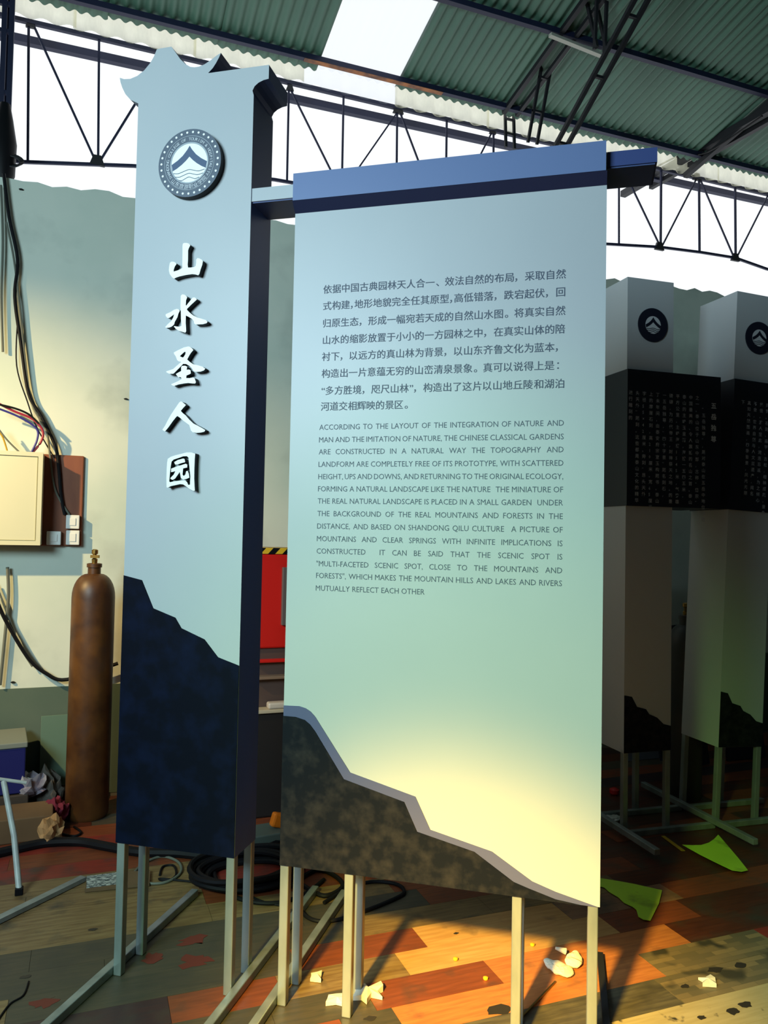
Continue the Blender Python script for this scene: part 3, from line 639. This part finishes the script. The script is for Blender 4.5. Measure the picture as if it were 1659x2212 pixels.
for i, (xa, ya, xb, yb, lb) in enumerate([(142, 1113, 172, 1142, 'white switch box on the brown board, the upper of the right-hand pair'), (142, 1146, 172, 1177, 'white switch box on the brown board, the lower of the right-hand pair'), (100, 1148, 132, 1177, 'shaded white switch box on the brown board, nearest the cabinet')]):
    a, b_ = onY(xa, yb, 4.86), onY(xb, ya, 4.86)
    s = empty('switch_box', ((a.x+b_.x)/2, WY-.04, a.z)); tag(s, lb, 'switch', 'white switch boxes on the brown board')
    loc_part(s, 'casing', sock, lambda mb, a=a, b_=b_: mb.bbox((a.x, WY-.06, a.z), (b_.x, WY-.0225, b_.z), .004))
    loc_part(s, 'rocker', sock, lambda mb, a=a, b_=b_: mb.bbox((a.x+.02, WY-.064, a.z+.02), (b_.x-.02, WY-.0605, b_.z-.018), .001))
# wall cables
rub = mat('black_rubber', (.006, .006, .008), .6, spec=.2); redw = mat('red_wire', (.35, .02, .05), .5); bluew = mat('blue_wire', (.03, .03, .25), .5); yelw = mat('yellow_wire', (.5, .3, .02), .5); greyw = mat('grey_wire', (.14, .15, .12), .6)
def cable(pts, r, m, label, Y=4.884, name='cable', grp=None):
    ps = [onY(x, y, Y if len(q_) == 0 else q_[0]) for (x, y, *q_) in pts]
    tag(MB().tube(smoothpts(ps, 6), r, 7).build(name, m, None, smooth=True), label, 'cable', grp)
cable([(8, 375), (20, 470), (38, 560), (32, 640), (45, 740), (62, 850), (90, 900), (118, 960), (126, 1000), (132, 1070), (140, 1112)], .010, rub, 'thickest black cable winding down the wall to the brown board')
cable([(14, 480), (30, 560), (42, 660), (52, 760), (68, 870), (100, 930), (108, 985), (120, 1060), (150, 1112)], .006, greyw, 'grey cable hanging beside the thick black one on the left wall')
cable([(2, 400), (6, 520), (3, 640), (6, 760)], .007, greyw, 'thin grey cable hanging straight down at the left picture edge')
cable([(38, 690), (36, 790), (60, 870), (78, 920), (100, 960), (118, 990)], .004, rub, 'thin black wire bowing left of the main cable run')
cable([(-10, 868), (30, 888), (70, 905), (92, 930), (88, 955), (68, 980, 4.80)], .007, redw, 'red wire looping down to the top of the cream cabinet', Y=4.80)
cable([(-10, 880), (40, 900), (78, 925), (80, 950), (66, 980)], .006, bluew, 'blue wire looping down to the top of the cream cabinet', Y=4.79)
cable([(-10, 872), (32, 882), (62, 895), (84, 915)], .006, rub, 'short black wire beside the red and blue loop', Y=4.78)
cable([(-8, 925), (6, 945), (16, 976)], .005, yelw, 'yellow wire entering the cream cabinet top at the left edge', Y=4.80)
cable([(-8, 920), (15, 950), (42, 977)], .005, greyw, 'grey wire slanting into the top of the cream cabinet', Y=4.80)
cable([(-10, 1290), (12, 1340), (60, 1420), (100, 1455), (145, 1468), (255, 1433)], .011, rub, 'thick black cable sagging along the wall behind the gas cylinder', Y=4.86)
cable([(16, 1225), (18, 1290), (10, 1380), (0, 1480)], .009, greyw, 'grey cable dropping below the cream cabinet')
cable([(-10, 1260), (10, 1310), (40, 1390), (70, 1440)], .006, greyw, 'thin grey cable slanting down the wall below the cabinet')
for (x, y) in [(272, 862), (28, 1473), (46, 410)]:
    pp = onY(x, y, WY); tag(MB().lathe([(.010, -.004), (.014, 0), (.006, .004)], n=10).build('wall_plug', rub, None, loc=(pp.x, WY-.006, pp.z)), {272: 'small dark hole plug in the wall beside the pylon', 28: 'dark plug low on the wall left of the gas cylinder', 46: 'dark plug near the top of the left wall'}[x], 'plug')

# ------------------------------------------------------------------ clutter at the left
def boxobj(name, c, size, rz_, m, label, cat, lid=None):
    o = empty(name, c, rz_); tag(o, label, cat); a, b, h = size
    MB().bbox((-a/2, -b/2, 0), (a/2, b/2, h), .006).build('body', m, o)
    if lid: MB().bbox((-a/2-.008, -b/2-.008, h+.0005), (a/2+.008, b/2+.008, h+.03), .005).build('lid', lid, o)
    return o
card = mat('brown_cardboard', (.17, .10, .045), .8, col2=(.12, .07, .03), scale=3)
blue_p = mat('blue_plastic', (.012, .015, .12), .4); dgrey = mat('dark_grey_metal', (.05, .06, .055), .6)
p = onY(-10, 1700, 4.35)
boxobj('tool_crate', (-.50, 4.66, .16), (.42, .32, .24), .1, blue_p, 'dark blue plastic crate with grey lid at the left edge', 'crate', mat('grey_lid', (.22, .24, .20), .6))
boxobj('wooden_stand', (-.50, 4.66, .0), (.46, .34, .155), .1, mat('dark_timber', (.05, .035, .025), .7), 'low dark timber stand under the blue crate', 'stand')
p = flo(60, 1815); boxobj('cardboard_box', (p.x-.12, p.y+.09, 0), (.46, .24, .12), .04, card, 'low brown cardboard box left of the gas cylinder', 'box')
b_ = MB().bbox((-.14, -.006, 0), (.14, .006, .40), .002).build('metal_sheet', mat('pale_green_metal', (.12, .20, .14), .5), None, loc=(-.08, 4.84, .085)); b_.rotation_euler = (radians(-6), 0, .05)
tag(b_, 'pale green metal sheet leaning on the wall behind the gas cylinder', 'sheet')
b_ = MB().bbox((-.14, -.05, 0), (.18, .10, .083), .004).build('timber_block', mat('dark_timber', (.05, .035, .025), .7), None, loc=(-.08, 4.80, 0)); tag(b_, 'dark timber block under the leaning green sheet', 'block')
def crumple(name, c, sx, sy, sz, m, label, cat, seed, nseg=3, rough=.35):
    random.seed(seed); bm = bmesh.new(); bmesh.ops.create_icosphere(bm, subdivisions=nseg, radius=1)
    for v in bm.verts:
        k = 1+random.uniform(-rough, rough)*.6+.25*sin(5*v.co.x+seed)*cos(4*v.co.y)
        v.co = V((v.co.x*sx*k, v.co.y*sy*k, max(0, (v.co.z*.9+.75))*sz*k*.6))
    me = bpy.data.meshes.new(name); bm.to_mesh(me); bm.free(); me.materials.append(m)
    o = bpy.data.objects.new(name, me); C.objects.link(o); o.location = c; tag(o, label, cat); return o
film = mat('crumpled_clear_film', (.42, .42, .46), .25, col2=(.22, .18, .24), scale=12, coat=.5)
p = flo(75, 1770); crumple('plastic_bag', (p.x-.06, p.y+.02, .122), .10, .07, .12, film, 'crumpled pale plastic bag lying on the cardboard box', 'bag', 4)
crumple('rag', (-.13, 4.45, 0), .06, .07, .13, mat('dark_red_cloth', (.16, .012, .03), .9), 'dark red rag heaped beside the foot of the gas cylinder', 'cloth', 9)
crumple('work_glove', (-.125, 4.20, 0), .055, .06, .12, mat('tan_leather', (.42, .24, .10), .8), 'tan leather work glove next to the dark red rag', 'glove', 12)
crumple('cloth_heap', (-.17, 4.66, .0), .07, .06, .22, mat('grey_brown_cloth', (.10, .085, .07), .9), 'grey-brown cloth heap between the blue crate and the gas cylinder', 'cloth', 15)
# steel stand tube leaning in the foreground left
wt = mat('white_painted_tube', (.50, .55, .50), .4, col2=(.40, .42, .40), scale=20)
st = empty('steel_trestle', (flo(40, 1930).x, flo(40, 1930).y, 0)); tag(st, 'white painted thin steel trestle leg with cross rod at the left edge', 'trestle')
foot = flo(41, 1932); top = onY(8, 1688, foot.y+.25)
loc_part(st, 'tube', wt, lambda b: b.tube([foot+V((0, 0, .02)), foot.lerp(top, .5)+V((.012, 0, 0)), top], .013, 10))
loc_part(st, 'foot_cap', black, lambda b: b.bbox((foot.x-.016, foot.y-.016, 0), (foot.x+.016, foot.y+.016, .03), .003))
r1, r2 = onY(-15, 1681, top.y), onY(57, 1691, top.y)
loc_part(st, 'tube', wt, lambda b: b.tube([r1, r2], .008, 8))
a, b_ = flo(-20, 1995, .012), flo(180, 1897, .012)
tag(MB().bar(a, b_, .035, .018).build('flat_bar', galv), 'grey flat steel bar lying on the tan boards at left', 'bar')
a, b_ = flo(165, 1925, .008), flo(300, 1912, .008)
cs = empty('flattened_box', ((a+b_)/2)); tag(cs, 'flattened grey-brown carton with printed label behind the left legs', 'box')
loc_part(cs, 'carton', card, lambda m_: m_.bar(a+V((.04, .06, 0)), b_+V((.05, .06, 0)), .14, .012))
loc_part(cs, 'printed_label', mat('printed_label', (.55, .58, .52), .7, col2=(.10, .12, .12), scale=60, lo=.45, hi=.52, stretch=(1, 3, 1)), lambda m_: m_.bar(a+V((.04, .06, .0075)), a+V((.20, .06, .0075)), .12, .002))
# black hoses on the floor
def hose(pts, r, label, m=rub, z=None, name='hose', closed=False):
    ps = [flo(x, y, r) for x, y in pts]; tag(MB().tube(smoothpts(ps, 6), r, 8).build(name, m, None, smooth=True), label, 'cable')
hose([(-15, 1845), (40, 1832), (100, 1820), (170, 1818), (230, 1828), (300, 1840), (380, 1842), (480, 1850), (560, 1840), (600, 1822)], .022, 'thick black hose lying across the floor behind the pylon legs')
hose([(290, 1885), (310, 1865), (350, 1850), (385, 1862), (390, 1885), (360, 1905), (320, 1908), (292, 1896)], .006, 'looped thin grey cable between the first two pylon legs', greyw)
hose([(345, 1890), (352, 1872), (375, 1870), (380, 1890), (362, 1903), (346, 1898), (420, 1905), (500, 1915), (560, 1945), (620, 1958)], .005, 'thin black wire snaking past the pylon legs to the right', rub)
hose([(470, 1850), (462, 1880), (480, 1920), (530, 1945), (600, 1950), (660, 1930), (700, 1900)], .009, 'black cable arcing in front of the cable coil', rub)
hose([(640, 1940), (660, 1978), (700, 1990), (760, 1978), (860, 1938), (872, 1922), (850, 1908), (800, 1905), (750, 1920), (700, 1950)], .008, 'black cable looping on the floor under the text panel', rub)
hose([(620, 1920), (680, 1880), (720, 1890), (740, 1915), (700, 1935), (650, 1910)], .010, 'black cable crossing itself behind the panel legs', rub)
ch = flo(540, 1890, .03); cc_ = MB()
for k in range(7):
    rr = .18+.018*(k % 4)+.006*k; zz = .015+.016*(k//2)
    cc_.tube([ch+V((rr*cos(a_)+.02*sin(k), .75*rr*sin(a_)+.05, zz-.03+.004*sin(3*a_+k))) for a_ in [2*pi*i/36 for i in range(36)]], .013, 7, closed=True)
tag(cc_.build('cable_coil', rub, None, smooth=True), 'coil of thick black cable on the floor behind the pylon and panel legs', 'cable')
hose([(-10, 2212), (20, 2170), (50, 2150), (62, 2120)], .003, 'thin dark wire on the floor at the lower left corner', rub)
hose([(95, 1788), (130, 1800), (160, 1806), (175, 1798), (160, 1786)], .006, 'short dark cable end at the foot of the gas cylinder', rub)

# ------------------------------------------------------------------ red machine between pylon and panel
red_p = mat('red_machine_paint', (.72, .012, .008), .4)
Ym = 4.25
ma = onY(560, 1200, Ym); mx0, mx1 = onY(545, 1300, Ym).x, onY(640, 1300, Ym).x+.35
rm = empty('red_machine', ((mx0+mx1)/2, Ym+.2, 0)); tag(rm, 'red machine with black and yellow hazard stripe, seen between pylon and panel', 'machine')
zt = onY(600, 1197, Ym).z; zl = onY(600, 1400, Ym).z
loc_part(rm, 'red_cover', red_p, lambda b: b.bbox((mx0, Ym, zl), (mx1, Ym+.4, zt), .01))
def hz(b):
    zz0, zz1 = zt+.001, zt+.034; n_ = 14; w_ = (mx1-mx0-.03)/n_
    for i in range(n_): b.prism([(mx0+i*w_, zz0), (mx0+(i+1)*w_, zz0), (mx0+(i+1)*w_+.03, zz1), (mx0+i*w_+.03, zz1)], Ym-.002, Ym+.38, mf=i % 2, ms=i % 2)
loc_part(rm, 'hazard_stripe', [black, mat('yellow_tape', (.85, .50, .02), .5)], hz)
loc_part(rm, 'control_screen', mat('grey_screen', (.16, .12, .11), .4), lambda b: b.bbox((onY(607, 1300, Ym).x, Ym-.03, onY(600, 1350, Ym).z), (mx1-.02, Ym-.001, onY(600, 1225, Ym).z), .004))
za, zb2, zc_, zd = [onY(600, y, Ym).z for y in (1400, 1425, 1438, 1465)]
loc_part(rm, 'red_sill', red_p, lambda b: b.bbox((mx0, Ym-.02, zb2-.012), (mx1, Ym+.38, zb2+.004), .003))
loc_part(rm, 'rail', mat('worn_steel', (.45, .33, .24), .35, metal=.6), lambda b: b.bbox((mx0, Ym-.03, zd), (mx1, Ym+.3, zd+.018), .003))
ztop = onY(600, 1527, Ym).z
loc_part(rm, 'slide_block', mat('brown_machine_part', (.10, .06, .05), .5), lambda b: b.bbox((mx0, Ym+.02, ztop+.001), (mx1, Ym+.36, zl-.001), .004))
loc_part(rm, 'machine_bed', mat('cream_bed', (.62, .50, .34), .5), lambda b: b.bbox((mx0, Ym-.06, ztop-.02), (mx1, Ym+.4, ztop), .004))
loc_part(rm, 'machine_base', mat('black_machine_base', (.012, .010, .010), .6), lambda b: b.bbox((mx0+.01, Ym-.04, .0), (mx1-.01, Ym+.4, ztop-.0205), .01))
wp_ = MB().bbox((-.05, -.03, 0), (.06, .03, .035), .01).build('work_piece', mat('pale_plastic_part', (.75, .62, .50), .4), None, loc=(onY(597, 1512, Ym-.03).x, Ym-.028, ztop+.0005)); tag(wp_, 'pale small part lying on the red machine bed', 'part')
og = flo(588, 1810); orange = mat('orange_plastic', (.85, .20, .01), .4)
gb = boxobj('toolbox', (og.x+.02, og.y-.06, 0), (.34, .16, .075), .1, mat('grey_green_plastic', (.10, .13, .11), .5), 'low grey-green toolbox in the gap beside the pylon foot', 'toolbox')
o = MB().bbox((-.05, -.02, 0), (.05, .025, .07), .012).build('orange_tool', orange, None, loc=(og.x+.015, og.y-.07, .076)); o.rotation_euler = (0, .3, .2); tag(o, 'bright orange plastic tool on the grey-green toolbox', 'tool')

# ------------------------------------------------------------------ things in the dark at the right
def lean(name, px, py_, wv_, h, m, label, tilt=.18, ly=.0, rz_=0):
    p_ = flo(px, py_); o = MB().bbox((-wv_/2, -.01, 0), (wv_/2, .01, h), .003).build(name, m, None, loc=(p_.x, p_.y, 0)); o.rotation_euler = (-tilt, ly, rz_); tag(o, label, 'board')
blk = mat('black_sheet', (.010, .012, .02), .4)
lean('sheet_offcut', 1462, 1640, .28, 1.30, blk, 'tall black sheet leaning on the wall between the two totem signs', .14, -.10)
lean('sheet_offcut', 1505, 1655, .22, .98, blk, 'shorter black sheet leaning beside the tall one, behind the totem signs', .12, -.06)
lean('sheet_offcut', 1400, 1640, .40, .62, mat('grey_sheet', (.10, .11, .13), .5), 'low grey sheet leaning behind the legs of the nearer totem', .15)
lean('sheet_offcut', 1612, 1640, .36, .66, blk, 'black sheet leaning behind the legs of the tilted totem', .15)
p_ = flo(1327, 1716, .0); tag(MB().lathe([(.02, 0), (.03, .01), (.03, .03), (.012, .04)], n=14).build('red_puck', mat('red_plastic', (.5, .01, .01), .4), None, loc=p_), 'small red plastic puck on the floor behind the nearer totem legs', 'puck')
p_ = flo(1325, 1770); crumple('paper_scrap', p_, .05, .04, .02, mat('white_paper', (.72, .74, .72), .8), 'white paper scrap under the nearer totem frame', 'paper', 31)
# lime sheets
lime = mat('lime_film', (.52, .85, .06), .4, col2=(.46, .78, .05), scale=4, dirt=(.26, .42, .04), dscale=5, dlo=.62, dhi=.72)
def filmsheet(pts, label, lift, z=.004):
    ps = [flo(1100+x/2.968, 1700+y/2.968) for x, y in pts]; c = sum(ps, V())/len(ps)
    o = MB().prism([(p_.x-c.x, p_.y-c.y) for p_ in ps], .0, .0015, f=lambda a, t: (a[0], a[1], z+t+lift(a))).build('lime_film_sheet', lime, None, loc=(c.x, c.y, 0)); tag(o, label, 'film sheet', 'lime film offcuts on the floor')
filmsheet([(520, 585), (580, 592), (700, 615), (800, 636), (980, 678), (960, 760), (905, 865), (860, 858), (828, 840), (815, 795), (790, 775), (735, 750), (700, 715), (640, 680), (610, 652), (560, 640)], 'lime green film offcut lying flat beside the right edge of the text panel', lambda a: .006*max(0, sin(a[0]*9)))
filmsheet([(1110, 400), (1170, 402), (1230, 400), (1280, 385), (1315, 362), (1340, 337), (1400, 400), (1470, 480), (1530, 557), (1490, 566), (1430, 558), (1330, 510), (1220, 455)], 'brighter lime green film offcut with a curled edge below the totem frames', lambda a: .05*max(0, a[1]+.0)**1.0+.012)
tag(MB().bar(flo(1432, 1806, .004), flo(1476, 1838, .004), .02, .003).build('film_strip', mat('yellow_film', (.55, .35, .02), .5)), 'narrow yellow film strip between the totem frame and the bright lime sheet', 'film strip')
# paper scraps etc. in front
paper = mat('white_foam', (.88, .82, .68), .7)
def scrap(px, py_, pts, label, seed, h=.013):
    random.seed(seed); c = flo(px, py_); n = len(pts); mb = MB()
    top = [(x, y, h*random.uniform(.5, 1.3)) for x, y in pts]; vs = [(x, y, .001) for x, y in pts]+top+[(0, 0, h*1.4), (0, 0, .001)]
    fs = [(i, (i+1) % n, n+(i+1) % n, n+i) for i in range(n)]+[(n+i, n+(i+1) % n, 2*n) for i in range(n)]+[((i+1) % n, i, 2*n+1) for i in range(n)]
    mb.add(vs, fs); tag(mb.build('foam_scrap', paper, None, loc=c), label, 'scrap', 'white foam scraps on the floor')
def star(r, n, seed, ex=1.0, k=.45):
    random.seed(seed); return [(r*ex*cos(2*pi*i/n)*(1 if i % 2 else random.uniform(k, .9)), r*sin(2*pi*i/n)*(1 if i % 2 else random.uniform(k, .9))) for i in range(n)]
scrap(685, 2114, star(.030, 9, 1), 'small white foam scrap between the panel legs at left', 1)
scrap(795, 2150, star(.052, 13, 2, 1.2, .25), 'ragged white foam scrap right of the second panel leg', 2, .02)
scrap(728, 2165, star(.028, 9, 5, 1.6, .3), 'small ragged foam scrap left of the second panel leg', 5)
scrap(1530, 2124, star(.032, 9, 6, 1.2), 'small white foam scrap on the parquet-patterned boards at right', 6)
bt = empty('knotted_film', flo(1222, 2075)); tag(bt, 'knotted white plastic film with two lobes in front of the right panel legs', 'film')
for (px, py_, rx, ry, an) in [(1205, 2098, .034, .062, .35), (1240, 2080, .030, .052, -.75)]:
    c = flo(px, py_); bm = bmesh.new(); bmesh.ops.create_icosphere(bm, subdivisions=3, radius=1)
    for v in bm.verts:
        x, y, z = v.co.x*rx*(1-.35*v.co.y), v.co.y*ry, (v.co.z+1)*.014+.003*sin(9*v.co.y)
        v.co = V((x*cos(an)-y*sin(an), x*sin(an)+y*cos(an), z))+c-bt.location
    me = bpy.data.meshes.new('film_lobe'); bm.to_mesh(me); bm.free(); me.materials.append(paper); o = bpy.data.objects.new('film_lobe', me); C.objects.link(o); o.parent = bt
k1, k2 = flo(1222, 2055, .02), flo(1200, 2048, .03)
loc_part(bt, 'twisted_end', paper, lambda b: b.tube([k1, k2], [.012, .005], 8))
for (px, py_, lb) in [(1150, 2043, 'small orange plastic bead left of the knotted film'), (984, 2074, 'small orange plastic bead on the light boards under the panel'), (1049, 2116, 'tiny orange bead at the end of the rust board')]:
    tag(MB().lathe([(.007, 0), (.009, .003), (.009, .008), (.004, .010)], n=12).build('orange_bead', mat('orange_cap_plastic', (.9, .45, .02), .4), None, loc=flo(px, py_)), lb, 'bead', 'small orange beads on the floor')
a, b_ = flo(1296, 2062, .012), flo(1312, 2240, .012)
tag(MB().bar(a, b_, .022, .02).build('dark_bar', steel_black), 'dark steel bar on the floor behind the rightmost panel leg', 'bar')
a, b_ = flo(1100, 2225, .004), flo(1200, 2120, .004)
tag(MB().bar(a, b_, .006, .004).build('thin_strip', brass), 'thin brass-coloured strip lying in the leg shadow', 'strip')
# red paint stains on the boards
stain = mat('red_paint_stain', (.16, .025, .015), .6)
random.seed(21)
for (px, py_, r) in [(420, 2030, .07), (425, 2075, .075), (330, 2068, .05), (95, 2165, .05)]:
    c = flo(px, py_); n = 16; pts = [(c.x+r*random.uniform(.35, 1.1)*cos(2*pi*i/n), c.y+r*.8*random.uniform(.35, 1.1)*sin(2*pi*i/n)) for i in range(n)]
    MB().prism(pts, .0001, .0006, f=lambda a, t: (a[0], a[1], t)).build('paint_stain', stain, fb)
dst = mat('dark_oil_stain', (.03, .025, .02), .5)
for (px, py_, r) in [(1078, 2182, .05), (800, 2200, .025), (1610, 2170, .03), (1515, 2198, .02), (1585, 2185, .03), (1600, 2085, .03), (1545, 2095, .035), (1480, 2130, .02), (200, 2008, .02), (985, 2016, .012), (55, 2110, .02)]:
    c = flo(px, py_); n = 12; pts = [(c.x+r*random.uniform(.6, 1.1)*cos(2*pi*i/n), c.y+r*.6*random.uniform(.6, 1.1)*sin(2*pi*i/n)) for i in range(n)]
    MB().prism(pts, .0001, .0007, f=lambda a, t: (a[0], a[1], t)).build('oil_stain', dst, fb)
